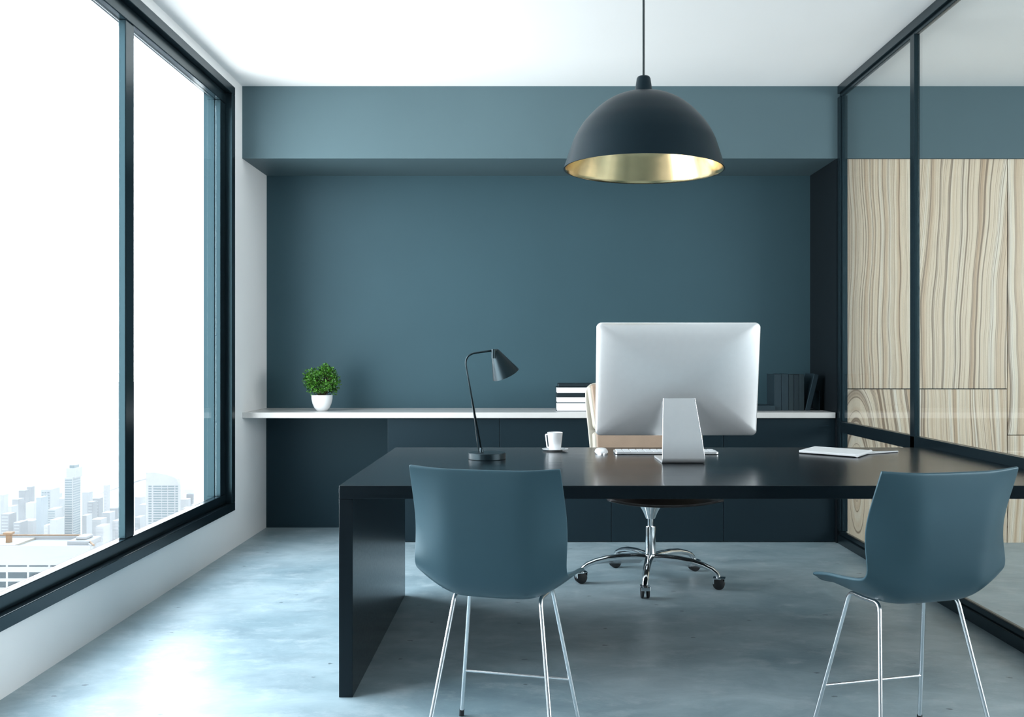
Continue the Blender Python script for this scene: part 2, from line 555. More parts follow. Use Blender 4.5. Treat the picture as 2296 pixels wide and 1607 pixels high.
for k in range(3):
    for z0, z1 in ((.085, .723), (.795, 2.894)):
        gpart('glass_pane', [(gx0 + .016, gx0 + .022, ys[2 * k], ys[2 * k + 1], z0, z1)], M['part_glass'], 0)

# wood panels on the wall beyond the glass
PX = (1.905 + .167, 2.518, 3.131, 3.744, 4.357, 4.97, 5.583, 6.196)
WP = [  # x0, x1, z0, z1, label, heart(cx, cz, zs, seed)
    (PX[0], PX[1], 1.0045, ZS, 'tall ash-veneer wall panel with fine straight grain seen behind the first narrow glass pane', (1.2, 1.5, .05, 1.3, 1.35)),
    (PX[0], PX[1], 0, 1.0005, 'low ash-veneer wall panel with a swirling dark knot behind the first narrow glass pane', (2.15, .30, .22, 2.1, .9)),
    (PX[1], PX[2], 1.0045, ZS, 'tall ash-veneer wall panel with widely spaced leaning grain, just past the partition post', (4.6, 1.2, .34, 3.7, .62)),
    (PX[1], PX[2], 0, 1.0005, 'low ash-veneer wall panel with straight striped grain behind the guest chair', (1.0, .4, .10, 4.4, 1.2)),
    (PX[2], PX[3], .7035, ZS, 'tall ash-veneer wall panel with arching grain, past the long vertical seam', (3.02, 1.55, .10, 5.2, .8)),
    (PX[2], PX[3], 0, .6995, 'low ash-veneer wall panel with close straight grain, past the long vertical seam', (1.4, .2, .05, 6.6, 1.5)),
]
for k in range(3, 7):
    WP.append((PX[k], PX[k + 1], 0, ZS, 'ash-veneer wall panel further along the wall beyond the glass', (1.0 + k, 1.1, .08, 7.0 + k, 1.)))
for k, (x0, x1, z0, z1, lab, hw) in enumerate(WP):
    c, zz = (x0 + x1) / 2, z0
    cx, cz, zs, seed, fq = hw
    o = obj('wood_panel', bx(x0 + .002 - c, x1 - .002 - c, 6.39 - 6.405, 6.42 - 6.405, 0, z1 - z0 - .001),
            wood_mat('ash veneer', cx - c, cz - zz, zs, seed, fq), loc=(c, 6.405, zz), bevel=.0015)
    prop(o, lab, 'wall panel', 'wood panels beyond the glass')

# ------------------------------------------------------------------ the city outside
ZG = -330.0


def flat_mat(name, col, rough=.8):
    return mat(name, col, rough, spec=.2, vary=.04, vscale=.05)


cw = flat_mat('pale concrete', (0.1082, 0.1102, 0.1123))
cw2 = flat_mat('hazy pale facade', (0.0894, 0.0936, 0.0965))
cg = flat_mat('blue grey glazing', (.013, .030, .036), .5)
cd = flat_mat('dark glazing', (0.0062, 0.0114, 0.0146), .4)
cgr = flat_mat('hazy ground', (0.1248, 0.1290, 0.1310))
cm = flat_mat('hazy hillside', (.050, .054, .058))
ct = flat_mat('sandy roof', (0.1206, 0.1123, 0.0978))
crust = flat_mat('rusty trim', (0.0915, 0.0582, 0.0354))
struct('ground', bx(-9000, 4000, 60, 14000, ZG - 2, ZG), cgr)

def haze(density, y0, y1, label):
    hz = bpy.data.materials.new('city haze'); hz.use_nodes = True
    hn = hz.node_tree; hn.nodes.clear()
    ho = hn.nodes.new('ShaderNodeOutputMaterial'); hv = hn.nodes.new('ShaderNodeVolumeScatter')
    hv.inputs['Color'].default_value = (.985, .99, 1, 1); hv.inputs['Density'].default_value = density
    hn.links.new(hv.outputs[0], ho.inputs['Volume'])
    o_ = obj('haze', bx(-3500, 200, y0, y1, ZG + .5, -12), hz)
    prop(o_, label, 'haze', kind='stuff')


haze(.00019, 360, 755, 'pale daylight haze lying between the office block and the high-rises')
haze(.0025, 2018, 2066, 'pale daylight haze lying in front of the distant hills')

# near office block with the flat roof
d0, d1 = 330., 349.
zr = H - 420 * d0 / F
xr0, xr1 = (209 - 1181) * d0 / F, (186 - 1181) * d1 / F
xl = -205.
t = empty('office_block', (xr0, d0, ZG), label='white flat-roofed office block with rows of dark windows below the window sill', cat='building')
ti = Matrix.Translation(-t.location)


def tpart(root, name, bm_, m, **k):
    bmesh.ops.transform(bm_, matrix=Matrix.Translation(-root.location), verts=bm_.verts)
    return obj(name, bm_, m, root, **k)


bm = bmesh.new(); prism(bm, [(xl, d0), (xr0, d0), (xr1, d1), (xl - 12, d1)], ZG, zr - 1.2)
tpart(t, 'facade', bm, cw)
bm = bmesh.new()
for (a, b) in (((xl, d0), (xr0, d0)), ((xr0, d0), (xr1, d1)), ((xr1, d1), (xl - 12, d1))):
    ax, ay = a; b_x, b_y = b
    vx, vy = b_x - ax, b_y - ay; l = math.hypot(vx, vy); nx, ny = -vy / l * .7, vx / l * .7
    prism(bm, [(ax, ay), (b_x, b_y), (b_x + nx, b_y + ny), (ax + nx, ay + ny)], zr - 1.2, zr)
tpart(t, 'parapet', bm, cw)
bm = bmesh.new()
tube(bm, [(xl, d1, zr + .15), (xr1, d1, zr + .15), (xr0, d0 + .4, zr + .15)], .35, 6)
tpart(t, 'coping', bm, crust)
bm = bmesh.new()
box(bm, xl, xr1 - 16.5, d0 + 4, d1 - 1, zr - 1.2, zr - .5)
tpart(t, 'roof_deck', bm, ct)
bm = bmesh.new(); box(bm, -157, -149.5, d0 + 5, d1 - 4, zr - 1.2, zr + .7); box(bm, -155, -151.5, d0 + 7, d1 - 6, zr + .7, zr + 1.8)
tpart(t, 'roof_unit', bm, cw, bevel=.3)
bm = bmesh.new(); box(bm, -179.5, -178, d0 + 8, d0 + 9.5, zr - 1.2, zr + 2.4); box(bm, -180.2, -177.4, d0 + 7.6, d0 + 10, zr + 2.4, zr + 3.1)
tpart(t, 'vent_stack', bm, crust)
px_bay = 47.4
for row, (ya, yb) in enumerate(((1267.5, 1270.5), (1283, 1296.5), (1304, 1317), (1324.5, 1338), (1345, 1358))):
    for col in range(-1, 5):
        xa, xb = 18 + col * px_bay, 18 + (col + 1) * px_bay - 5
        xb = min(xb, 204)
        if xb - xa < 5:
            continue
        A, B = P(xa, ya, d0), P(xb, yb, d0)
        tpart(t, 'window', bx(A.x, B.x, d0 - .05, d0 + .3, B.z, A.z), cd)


def tower(name, label, pa, pb, ytop, d, depth, m, top=None, rows=None, cols=None, gm=None, y0=None, group=None, ybot=1215):
    xa, xb = (pa - 1181) * d / F, (pb - 1181) * d / F
    zt = H - (ytop - 804) * d / F
    r = empty(name, ((xa + xb) / 2, d, ZG), label=label, cat='building', group=group)
    b_ = bmesh.new()
    if top:
        prof = [(xa, zt)] + [((px - 1181) * d / F, H - (py - 804) * d / F) for px, py in top]
        lo = [b_.verts.new((x, d, ZG)) for x in (xa, xb)]
        up = [b_.verts.new((x, d, z)) for x, z in prof]
        f_ = b_.faces.new([lo[0]] + up + [lo[1]])
        q = bmesh.ops.extrude_face_region(b_, geom=[f_])
        bmesh.ops.translate(b_, verts=[v for v in q['geom'] if isinstance(v, bmesh.types.BMVert)], vec=(0, depth, 0))
    else:
        box(b_, xa, xb, d, d + depth, ZG, zt)
    tpart(r, 'facade', b_, m)
    if rows:
        ystart = y0 or ytop + 5
        for yy in rows(ystart):
            if yy > ybot:
                break
            for (ca, cb) in cols:
                A, B = P(ca, yy, d), P(cb, yy + rows.h, d)
                tpart(r, 'window_band', bx(A.x, B.x, d - .25, d + .3, B.z, A.z), gm or cg)
    return r


class Rows:
    def __init__(s, pitch, h):
        s.p, s.h = pitch, h

    def __call__(s, y):
        while True:
            yield y
            y += s.p


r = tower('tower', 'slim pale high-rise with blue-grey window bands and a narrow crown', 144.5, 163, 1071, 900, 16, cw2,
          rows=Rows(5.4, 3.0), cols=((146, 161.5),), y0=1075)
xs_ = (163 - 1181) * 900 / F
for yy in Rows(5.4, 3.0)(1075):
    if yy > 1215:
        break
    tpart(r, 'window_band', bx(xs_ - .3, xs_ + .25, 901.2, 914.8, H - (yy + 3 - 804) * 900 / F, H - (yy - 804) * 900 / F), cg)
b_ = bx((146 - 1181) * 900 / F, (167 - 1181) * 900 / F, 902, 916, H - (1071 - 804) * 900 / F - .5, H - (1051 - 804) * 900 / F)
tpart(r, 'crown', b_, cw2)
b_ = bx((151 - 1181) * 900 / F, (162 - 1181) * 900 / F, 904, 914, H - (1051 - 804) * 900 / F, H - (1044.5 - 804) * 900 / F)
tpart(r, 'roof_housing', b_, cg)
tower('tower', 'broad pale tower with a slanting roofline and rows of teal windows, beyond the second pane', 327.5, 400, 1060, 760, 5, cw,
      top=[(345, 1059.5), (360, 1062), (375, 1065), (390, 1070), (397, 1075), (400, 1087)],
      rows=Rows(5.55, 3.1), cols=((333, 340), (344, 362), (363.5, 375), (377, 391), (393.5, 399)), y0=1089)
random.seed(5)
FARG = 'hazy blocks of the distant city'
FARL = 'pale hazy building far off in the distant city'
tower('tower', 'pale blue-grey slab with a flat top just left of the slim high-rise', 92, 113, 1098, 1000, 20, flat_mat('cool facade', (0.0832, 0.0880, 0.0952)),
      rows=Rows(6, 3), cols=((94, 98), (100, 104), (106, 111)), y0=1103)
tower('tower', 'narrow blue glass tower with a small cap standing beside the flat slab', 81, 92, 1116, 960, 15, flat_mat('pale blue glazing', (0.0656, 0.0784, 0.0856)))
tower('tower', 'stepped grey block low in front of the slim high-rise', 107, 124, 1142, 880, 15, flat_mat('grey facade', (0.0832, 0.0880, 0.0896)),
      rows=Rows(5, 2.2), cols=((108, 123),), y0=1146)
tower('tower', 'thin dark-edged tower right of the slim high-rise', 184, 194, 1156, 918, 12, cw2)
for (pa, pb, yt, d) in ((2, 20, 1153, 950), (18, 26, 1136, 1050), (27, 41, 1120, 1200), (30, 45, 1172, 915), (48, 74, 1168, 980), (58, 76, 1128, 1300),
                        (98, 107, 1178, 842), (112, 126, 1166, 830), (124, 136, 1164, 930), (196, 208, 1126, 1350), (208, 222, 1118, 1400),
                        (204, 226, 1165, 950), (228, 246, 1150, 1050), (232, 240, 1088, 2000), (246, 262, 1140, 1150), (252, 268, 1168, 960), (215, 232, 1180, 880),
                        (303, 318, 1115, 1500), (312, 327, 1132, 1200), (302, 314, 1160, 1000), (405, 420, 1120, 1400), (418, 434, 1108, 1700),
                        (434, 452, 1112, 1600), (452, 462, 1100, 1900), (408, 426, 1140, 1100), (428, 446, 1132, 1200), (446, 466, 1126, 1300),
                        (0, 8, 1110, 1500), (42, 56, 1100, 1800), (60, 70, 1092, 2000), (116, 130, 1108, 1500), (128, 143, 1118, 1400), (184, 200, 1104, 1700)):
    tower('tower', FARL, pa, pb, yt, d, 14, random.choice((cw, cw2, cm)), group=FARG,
          rows=Rows(7, 2.5) if random.random() < .35 else None, cols=((pa + 2, pb - 2),), gm=cw2)


def hill(label, pts, d, depth):
    b_ = bmesh.new()
    lo, mid, hi = [], [], []
    for (px, py) in pts:
        q = P(px, py, d)
        lo.append(b_.verts.new((q.x, d - depth, ZG))); hi.append(b_.verts.new((q.x, d, q.z)))
        mid.append(b_.verts.new((q.x, d + depth, ZG)))
    for i in range(len(pts) - 1):
        b_.faces.new((lo[i], lo[i + 1], hi[i + 1], hi[i])); b_.faces.new((hi[i], hi[i + 1], mid[i + 1], mid[i]))
    o = obj('hill', b_, cm, smooth=True, angle=180)
    return prop(o, label, 'hill')


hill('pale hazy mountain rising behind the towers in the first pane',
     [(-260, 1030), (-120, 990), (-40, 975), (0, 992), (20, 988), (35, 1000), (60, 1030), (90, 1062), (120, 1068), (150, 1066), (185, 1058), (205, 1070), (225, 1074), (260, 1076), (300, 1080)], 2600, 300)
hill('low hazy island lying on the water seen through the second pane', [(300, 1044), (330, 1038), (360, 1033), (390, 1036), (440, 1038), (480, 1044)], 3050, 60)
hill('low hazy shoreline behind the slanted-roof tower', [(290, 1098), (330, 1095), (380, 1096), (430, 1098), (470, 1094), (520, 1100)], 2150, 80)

# ------------------------------------------------------------------ counter and cabinet
o = obj('countertop', bx(-1.93, 1.93, -.30, .30, 0, .037), M['counter'], loc=(.079, 6.68, .812), bevel=.003)
prop(o, 'long pale stone countertop running along the dark recess wall', 'counter')
t = empty('storage_cabinet', (.553, 6.69, 0), label='dark blue low cupboard run under the pale countertop', cat='cabinet')
CW = 2.016 + .909
obj('body', bx(-CW / 2, CW / 2, -.262, .288, 0, .811), M['cabinet'], t, bevel=.002)
for k in range(4):
    a = -CW / 2 + k * CW / 4
    obj('door', bx(a + .0015, a + CW / 4 - .0015, -.280, -.262, .004, .808), M['cabinet'], t, bevel=.0015)

# ------------------------------------------------------------------ desk
t = empty('desk', (.68, 4.22, 0), label='wide black desk with a slab end panel reaching to the glass partition', cat='desk')
obj('tabletop', bx(-1.345, 1.337, -.747, .75, .703, .75), M['desk'], t, bevel=.002)
obj('leg_panel', bx(-1.345, -1.296, -.747, .75, 0, .7015), M['desk'], t, bevel=.002)

# ------------------------------------------------------------------ pendant lamp
PD = 3.8
pc = P(1443, 381, PD)
t = empty('pendant_lamp', (pc.x, pc.y, 0), label='dark dome pendant lamp with a brass interior hanging over the desk', cat='lamp')
R_ = 179.5 * PD / F
zrim = pc.z
ztop = H + (804 - 206) * PD / F
hh = ztop - zrim
tilt = Matrix.Translation((0, 0, zrim)) @ Matrix.Rotation(math.radians(.9), 4, 'Y')
# outline measured from the rim up: a flared skirt that closes into a flat crown
KEY = [(0, 1.), (24, .958), (48, .914), (72, .864), (99, .776), (121, .672), (140, .560), (155, .440), (165, .320), (171, .20), (174, .10), (175, 0)]
outer = []
for q in range(len(KEY) - 1):
    p0, p1, p2, p3 = KEY[max(q - 1, 0)], KEY[q], KEY[q + 1], KEY[min(q + 2, len(KEY) - 1)]
    for t_ in (0, .25, .5, .75):
        c_ = [.5 * (2 * p1[m] + (p2[m] - p0[m]) * t_ + (2 * p0[m] - 5 * p1[m] + 4 * p2[m] - p3[m]) * t_ ** 2 + (3 * p1[m] - p0[m] - 3 * p2[m] + p3[m]) * t_ ** 3) for m in (0, 1)]
        outer.append((R_ * c_[1], hh * c_[0] / 175))
outer.append((0, hh))
inner = [((r_ - .006) if r_ > .02 else r_, max(z_ - .004, .0005) if r_ > .02 else z_ - .006) for r_, z_ in outer]
bm = bmesh.new(); lathe(bm, outer, 96, tilt)
lathe(bm, [(R_, 0), (R_ - .005, 0)], 96, tilt)
bmesh.ops.remove_doubles(bm, verts=bm.verts, dist=1e-5)
obj('shade', bm, M['shade'], t, smooth=True, angle=50)
bm = bmesh.new(); lathe(bm, [(R_ - .005, 0)] + inner[1:], 96, tilt)
obj('reflector', bm, M['brass'], t, smooth=True, angle=180)
s = PD / F
bm = bmesh.new()
lathe(bm, [(20.3 * s, ztop - .006), (15.5 * s, ztop + 29 * s), (13 * s, ztop + 33.5 * s), (7 * s, ztop + 35 * s), (0, ztop + 35 * s)], 48)
obj('cap', bm, M['shade'], t, smooth=True, angle=50)
bm = bmesh.new(); tube(bm, [(0, 0, ztop + 34 * s), (0, 0, ZC - .02)], 2.6 * s, 12)
obj('cord', bm, M['cord'], t, smooth=True)
bm = bmesh.new(); lathe(bm, [(0, ZC - .03), (.05, ZC - .03), (.055, ZC - .02), (.055, ZC)], 40)
obj('ceiling_rose', bm, M['shade'], t, smooth=True)
bm = bmesh.new(); lathe(bm, [(0, zrim + .10), (.02, zrim + .104), (.035, zrim + .125), (.034, zrim + .15), (.018, zrim + .185), (.018, zrim + .30)], 32)
obj('bulb', bm, M['china'], t, smooth=True, angle=180)


# ------------------------------------------------------------------ guest chairs
def interp(tab, x):
    for (a, va), (b, vb) in zip(tab, tab[1:]):
        if x <= b:
            u = (x - a) / (b - a)
            u = u * u * (3 - 2 * u)
            return va + (vb - va) * u
    return tab[-1][1]


def shell_bm():
    cen_ = [(-.236, .879), (-.2355, .868), (-.234, .83), (-.228, .77), (-.220, .70), (-.210, .63), (-.198, .57), (-.180, .525), (-.150, .495), (-.105, .481),
            (-.05, .475), (.01, .475), (.07, .478), (.125, .484), (.165, .488), (.19, .485), (.203, .477)]
    edge = [(-.218, .886), (-.213, .874), (-.196, .835), (-.168, .775), (-.147, .715), (-.146, .66), (-.156, .615), (-.158, .585), (-.140, .567), (-.105, .560),
            (-.06, .555), (-.01, .550), (.04, .546), (.09, .538), (.128, .529), (.150, .521), (.158, .515)]
    wid = [(0, .229), (.3, .234), (.6, .233), (.85, .231), (1, .222)]
    us = [-1, -.985, -.95, -.89, -.82, -.74, -.66, -.58, -.5, -.4, -.28, -.14]
    us = us + [0] + [-u for u in us[::-1]]
    nu = len(us)
    bm_ = bmesh.new()
    rows = []
    for i, ((cy, cz), (ey, ez)) in enumerate(zip(cen_, edge)):
        wv = interp(wid, i / (len(cen_) - 1))
        row = []
        for u in us:
            a = abs(u)
            g_ = .14 * a ** 2 + .86 * max(0, (a - .42) / .58) ** 1.6
            row.append(Vector((u * wv, cy + (ey - cy) * g_, cz + (ez - cz) * g_)))
        rows.append(row)
    for k, u in enumerate(us):                       # rounded front corners
        c2 = max(0, (abs(u) - .6) / .4) ** 2.4
        for r_i, am in ((-1, .45), (-2, .30), (-3, .15)):
            rows[r_i][k] += (rows[-4][k] - rows[r_i][k]) * am * c2
    vr = [[bm_.verts.new(q) for q in row] for row in rows]
    for a, b in zip(vr, vr[1:]):
        for k in range(nu - 1):
            bm_.faces.new((a[k], a[k + 1], b[k + 1], b[k]))
    return bm_


def guest_chair():
    t_ = empty('guest_chair')
    o_ = obj('shell', shell_bm(), M['shell'], t_, smooth=True, solid=.011, subsurf=2, angle=180)
    for s_ in (-1, 1):
        for fr in (1, -1):
            foot = Vector((s_ * (.2013 if fr > 0 else .1998), .1866 if fr > 0 else -.1759, .012))
            top = Vector((s_ * .135, .0755 * fr, .4765))
            b_ = bmesh.new(); tube(b_, fillet([foot, top, (s_ * .135, 0, .4740)], .025), .0068, 12)
            leg = obj('leg', b_, M['satin'], t_, smooth=True)
            d = (top - foot).normalized()
            b_ = bmesh.new(); tube(b_, [foot - d * .0125, foot + d * .012], .0085, 12)
            obj('foot_cap', b_, M['rubber'], leg, smooth=True)
    b_ = bmesh.new(); u = .167 / .48
    xs = .2013 * (1 - u) + .135 * u; yy = .1866 * (1 - u) + .0755 * u
    tube(b_, [(-xs, yy, .167), (xs, yy, .167)], .0042, 10)
    obj('stretcher', b_, M['satin'], t_, smooth=True)
    return t_


gc = guest_chair()
gc.location = (-.0705, 3.0625, 0); gc.rotation_euler = (0, 0, -.2559)
prop(gc, 'slate blue shell chair on chrome legs beside the desk end panel, facing the tan chair', 'chair', 'guest chairs in front of the desk')
g2 = copy_tree(gc)
g2.location = (1.1532, 3.0096, 0); g2.rotation_euler = (0, 0, .2669)
prop(g2, 'slate blue shell chair on chrome legs near the glass partition, angled towards the window', 'chair', 'guest chairs in front of the desk')

# ------------------------------------------------------------------ tan swivel chair
t = empty('swivel_chair', (.667, 5.29, 0), label='tan leather swivel chair on a chrome five-star base behind the desk', cat='chair')


def pad_bm(xa0, xa1, z0, xb0, xb1, z1, ya, yb, th):
    """cushion: bottom edge at z0 (depth ya), top edge at z1 (depth yb)"""
    bm_ = bmesh.new()
    q = [(xa0, ya, z0), (xa1, ya, z0), (xb1, yb, z1), (xb0, yb, z1)]
    f0 = [bm_.verts.new(p) for p in q]; f1 = [bm_.verts.new((x, y + th, z)) for x, y, z in q]
    bm_.faces.new(f0); bm_.faces.new(f1[::-1])
    for i in range(4):
        j = (i + 1) % 4
        bm_.faces.new((f0[i], f1[i], f1[j], f0[j]))
    return bm_


# backrest shell (plywood, edge towards the sitter), curved in plan
bm = bmesh.new()
zs_ = [(.42, .285, .20), (.60, .310, .232), (.80, .325, .262), (.98, .345, .300), (1.045, .336, .312), (1.062, .29, .316)]
rows = []
for z_, wv, y_ in zs_:
    row = []
    for k in range(17):
        u = -1 + k / 8
        row.append(bm.verts.new((u * wv + .003, y_ - .075 * u * u + .055, z_)))
    rows.append(row)
for a, b in zip(rows, rows[1:]):
    for k in range(16):
        bm.faces.new((a[k], a[k + 1], b[k + 1], b[k]))
sh = obj('backrest', bm, M['plyedge'], t, smooth=True, solid=.014, subsurf=1, angle=180)
o = obj('upper_cushion', pad_bm(-.293, .299, .800, -.327, .333, 1.046, .205, .245, .05), M['piping'], t, bevel=.022, segs=4)
o['label'] = 'cream-sided tan leather back cushion'
obj('leather_face', pad_bm(-.278, .284, .812, -.308, .314, 1.054, .1975, .2375, .03), M['leather'], o, bevel=.014, segs=4)
o = obj('lower_cushion', pad_bm(-.290, .296, .50, -.300, .306, .787, .150, .198, .05), M['piping'], t, bevel=.02, segs=4)
obj('leather_face', pad_bm(-.272, .278, .51, -.280, .286, .789, .1435, .1915, .03), M['leather'], o, bevel=.012, segs=4)
# seat: dished plywood pan under a cushion
bm = bmesh.new()
rows = []
for j in range(9):
    y_ = -.25 + .50 * j / 8
    row = []
    for k in range(17):
        u = -1 + k / 8
        vv = (j - 4) / 4
        row.append(bm.verts.new((.055 + u * .290, y_, .416 + .048 * (.5 * u * u + .5 * vv * vv) + .008 * u ** 4)))
    rows.append(row)
for a, b in zip(rows, rows[1:]):
    for k in range(16):
        bm.faces.new((a[k], a[k + 1], b[k + 1], b[k]))
obj('seat_pan', bm, M['ply'], t, smooth=True, solid=.012, angle=180)
o = obj('seat_cushion', bx(-.215, .325, -.225, .14, .479, .54), M['leather'], t, bevel=.025, segs=4)
bm = bmesh.new(); tube(bm, fillet([(0, .10, .43), (0, .26, .45), (0, .335, .56), (0, .345, .70)], .08), .02, 10, flat=(1.8, .6))
obj('back_bracket', bm, M['ply'], t, smooth=True)
bm = bmesh.new()
lathe(bm, [(.0, .412), (.062, .412), (.055, .400), (.040, .375), (.030, .352), (.024, .338), (.0, .338)], 32)
obj('seat_mount', bm, M['chrome'], t, smooth=True)
bm = bmesh.new(); lathe(bm, [(.0165, .345), (.0165, .29)], 24)
obj('gas_lift', bm, M['chrome'], t, smooth=True)
bm = bmesh.new(); lathe(bm, [(.0165, .298), (.027, .298), (.028, .292), (.028, .150), (.034, .146), (.036, .125), (.030, .108), (0, .104)], 32)
obj('column', bm, M['chrome'], t, smooth=True)
RB = .381
for k in range(5):
    a = math.radians(-101.2 + 72 * k)
    ca, sa = math.cos(a), math.sin(a)
    bm = bmesh.new()
    path = [(.02, .132), (.08, .136), (.16, .136), (.24, .129), (.30, .116), (.345, .099), (.368, .082), (RB, .062)]
    tube(bm, [(r_ * ca, r_ * sa, z_) for r_, z_ in path], .016, 14, radii=[.024, .023, .022, .0205, .019, .0175, .016, .014], flat=(1.0, .75))
    # web under the arm
    vs = [(.03, .128), (.16, .132), (.28, .116), (.335, .098), (.26, .103), (.16, .100), (.06, .100)]
    nx, ny = -sa * .004, ca * .004
    A = [bm.verts.new((r_ * ca + nx, r_ * sa + ny, z_)) for r_, z_ in vs]
    B = [bm.verts.new((r_ * ca - nx, r_ * sa - ny, z_)) for r_, z_ in vs]
    bm.faces.new(A); bm.faces.new(B)
    for i in range(len(vs)):
        j = (i + 1) % len(vs)
        bm.faces.new((A[i], A[j], B[j], B[i]))
    obj('base_arm', bm, M['chrome'], t, smooth=True)
    # caster: fork with two wheels, turned a little
    wa = a + (PI / 2 if k == 0 else .35 * (-1) ** k + PI / 2)
    ra = RB
    cx_, cy_ = ra * ca, ra * sa
    ux, uy = math.cos(wa), math.sin(wa)          # wheel axle direction
    ux, uy = (1, 0) if k == 0 else ((.25, .97) if k == 1 else (-.25, .97))
    bm = bmesh.new()
    fm = Matrix.Translation((cx_, cy_, 0)) @ Matrix.Rotation(math.atan2(uy, ux), 4, 'Z')
    box(bm, -.006, .006, -.010, .010, .025, .060, fm)
    box(bm, -.024, .024, -.012, .026, .0545, .062, fm)
    box(bm, -.024, .024, .023, .0295, .030, .062, fm)
    box(bm, -.024, .024, -.034, -.029, .042, .060, fm); box(bm, -.024, .024, -.034, -.01, .0575, .062, fm)
    cst = obj('caster', bm, M['chrome'], t, bevel=.002)
    for s_ in (-1, 1):
        b_ = bmesh.new()
        lathe(b_, [(0, -.007), (.027, -.007), (.031, -.004), (.031, .004), (.027, .007), (0, .007)], 28,
              fm @ Matrix.Translation((s_ * .0145, 0, .0313)) @ Matrix.Rotation(PI / 2, 4, 'Y'))
        obj('wheel', b_, M['rubber'], cst, smooth=True)

# ------------------------------------------------------------------ things on the desk
ZD = .75
# all-in-one computer seen from behind
t = empty('desktop_computer', (.672, 4.21, ZD), label='silver all-in-one computer seen from behind on the black desk', cat='computer')
hw, hz = .353, .249
tiltm = Matrix.Translation((-.018, .056, .3585)) @ Matrix.Rotation(math.radians(9.5), 4, 'X')
bm = bmesh.new()
# back skin: rounded-rectangle rings from the thin rim to the full middle (local -Y faces the camera)
rings = []
for (k, yb_) in ((1.0, .006), (1.0, -.001), (.994, -.0045), (.975, -.008), (.93, -.013), (.86, -.0195), (.76, -.027), (.62, -.035), (.45, -.0425), (.25, -.048), (.08, -.050)):
    rr = .022 * (1 + (1 - k) * 3.0)
    w_, h_ = 2 * (hw - (1 - k) * hw), 2 * (hz - (1 - k) * hz)
    rr = min(rr, .46 * min(w_, h_))
    rings.append([bm.verts.new((x, yb_, z)) for x, z in rrect(w_, h_, rr, 8)])
m_ = len(rings[0])
for a, b in zip(rings, rings[1:]):
    for i in range(m_):
        j = (i + 1) % m_
        bm.faces.new((a[i], a[j], b[j], b[i]))
bm.faces.new(rings[-1]); bm.faces.new(rings[0])
bmesh.ops.transform(bm, matrix=tiltm, verts=bm.verts)
obj('housing', bm, M['alu'], t, smooth=True, angle=60)
bm = bmesh.new()
A = [bm.verts.new((x, .0065, z)) for x, z in rrect(2 * hw - .008, 2 * hz - .008, .018, 6)]
B = [bm.verts.new((x, .0085, z)) for x, z in rrect(2 * hw - .010, 2 * hz - .010, .017, 6)]
bm.faces.new(A); bm.faces.new(B)
for i in range(len(A)):
    j = (i + 1) % len(A); bm.faces.new((A[i], A[j], B[j], B[i]))
bmesh.ops.transform(bm, matrix=tiltm, verts=bm.verts)
obj('screen', bm, M['screen'], t, smooth=True, angle=30)
# bent sheet stand: foot, bend, tapering neck
bm = bmesh.new()
path = [(.255, .0055)] + [(.03 + .0, .0055)]
cen = (.016, .029)
for i in range(9):
    a = -PI / 2 - (PI / 2 - .22) * i / 8
    path.append((cen[0] + .0235 * math.cos(a), cen[1] + .0235 * math.sin(a)))
path += [(.004, .10), (.016, .20), (.028, .29), (.036, .338), (.043, .348), (.055, .350)]
L_ = []
th = .009
for i, (y_, z_) in enumerate(path):
    p0, p1 = path[max(i - 1, 0)], path[min(i + 1, len(path) - 1)]
    dx, dz = p1[0] - p0[0], p1[1] - p0[1]; l = math.hypot(dx, dz)
    nx, nz = -dz / l * th / 2, dx / l * th / 2
    u = max(0, min(1, (z_ - .04) / .31))
    wv = .0915 * (1 - u) + .0625 * u
    xc = 0 - .019 * u
    L_.append([bm.verts.new((xc + s_ * wv, y_ + q * nx, z_ + q * nz)) for s_, q in ((-1, -1), (1, -1), (1, 1), (-1, 1))])
for a, b in zip(L_, L_[1:]):
    for i in range(4):
        j = (i + 1) % 4
        bm.faces.new((a[i], a[j], b[j], b[i]))
bm.faces.new(L_[0]); bm.faces.new(L_[-1])
bmesh.ops.translate(bm, verts=bm.verts, vec=(0, 0, -.0005))
obj('stand', bm, M['alu'], t, smooth=True, bevel=.0012, angle=35)

# keyboard
t = empty('keyboard', (.658, 4.66, ZD), -.012, label='slim white keyboard lying behind the silver computer stand', cat='keyboard')
bm = bmesh.new()
prism(bm, rrect(.485, .128, .012, 5), .002, .012)
obj('base', bm, M['alu'], t, bevel=.001)
key = None
for rr in range(5):
    for cc in range(14):
        x_, y_ = -.219 + cc * .0337, -.046 + rr * .0232
        if rr == 0 and 4 < cc < 9:
            continue
        if key is None:
            key = obj('key', bx(-.0148, .0148, -.0098, .0098, .0118, .0152), M['keycap'], t, bevel=.0015)
            k_ = key
        else:
            k_ = key.copy(); C.objects.link(k_); k_.parent = t
        k_.location = (x_, y_, 0)
o = obj('space_bar', bx(-.063, .063, -.0098, .0098, .0118, .0152), M['keycap'], t, bevel=.0015)
o.location = (-.219 + 6.5 * .0337, -.046, 0)
for x_ in (-.2, .2):
    o = obj('foot', bx(x_ - .012, x_ + .012, -.05, .05, 0, .0025), M['rubber'], t)

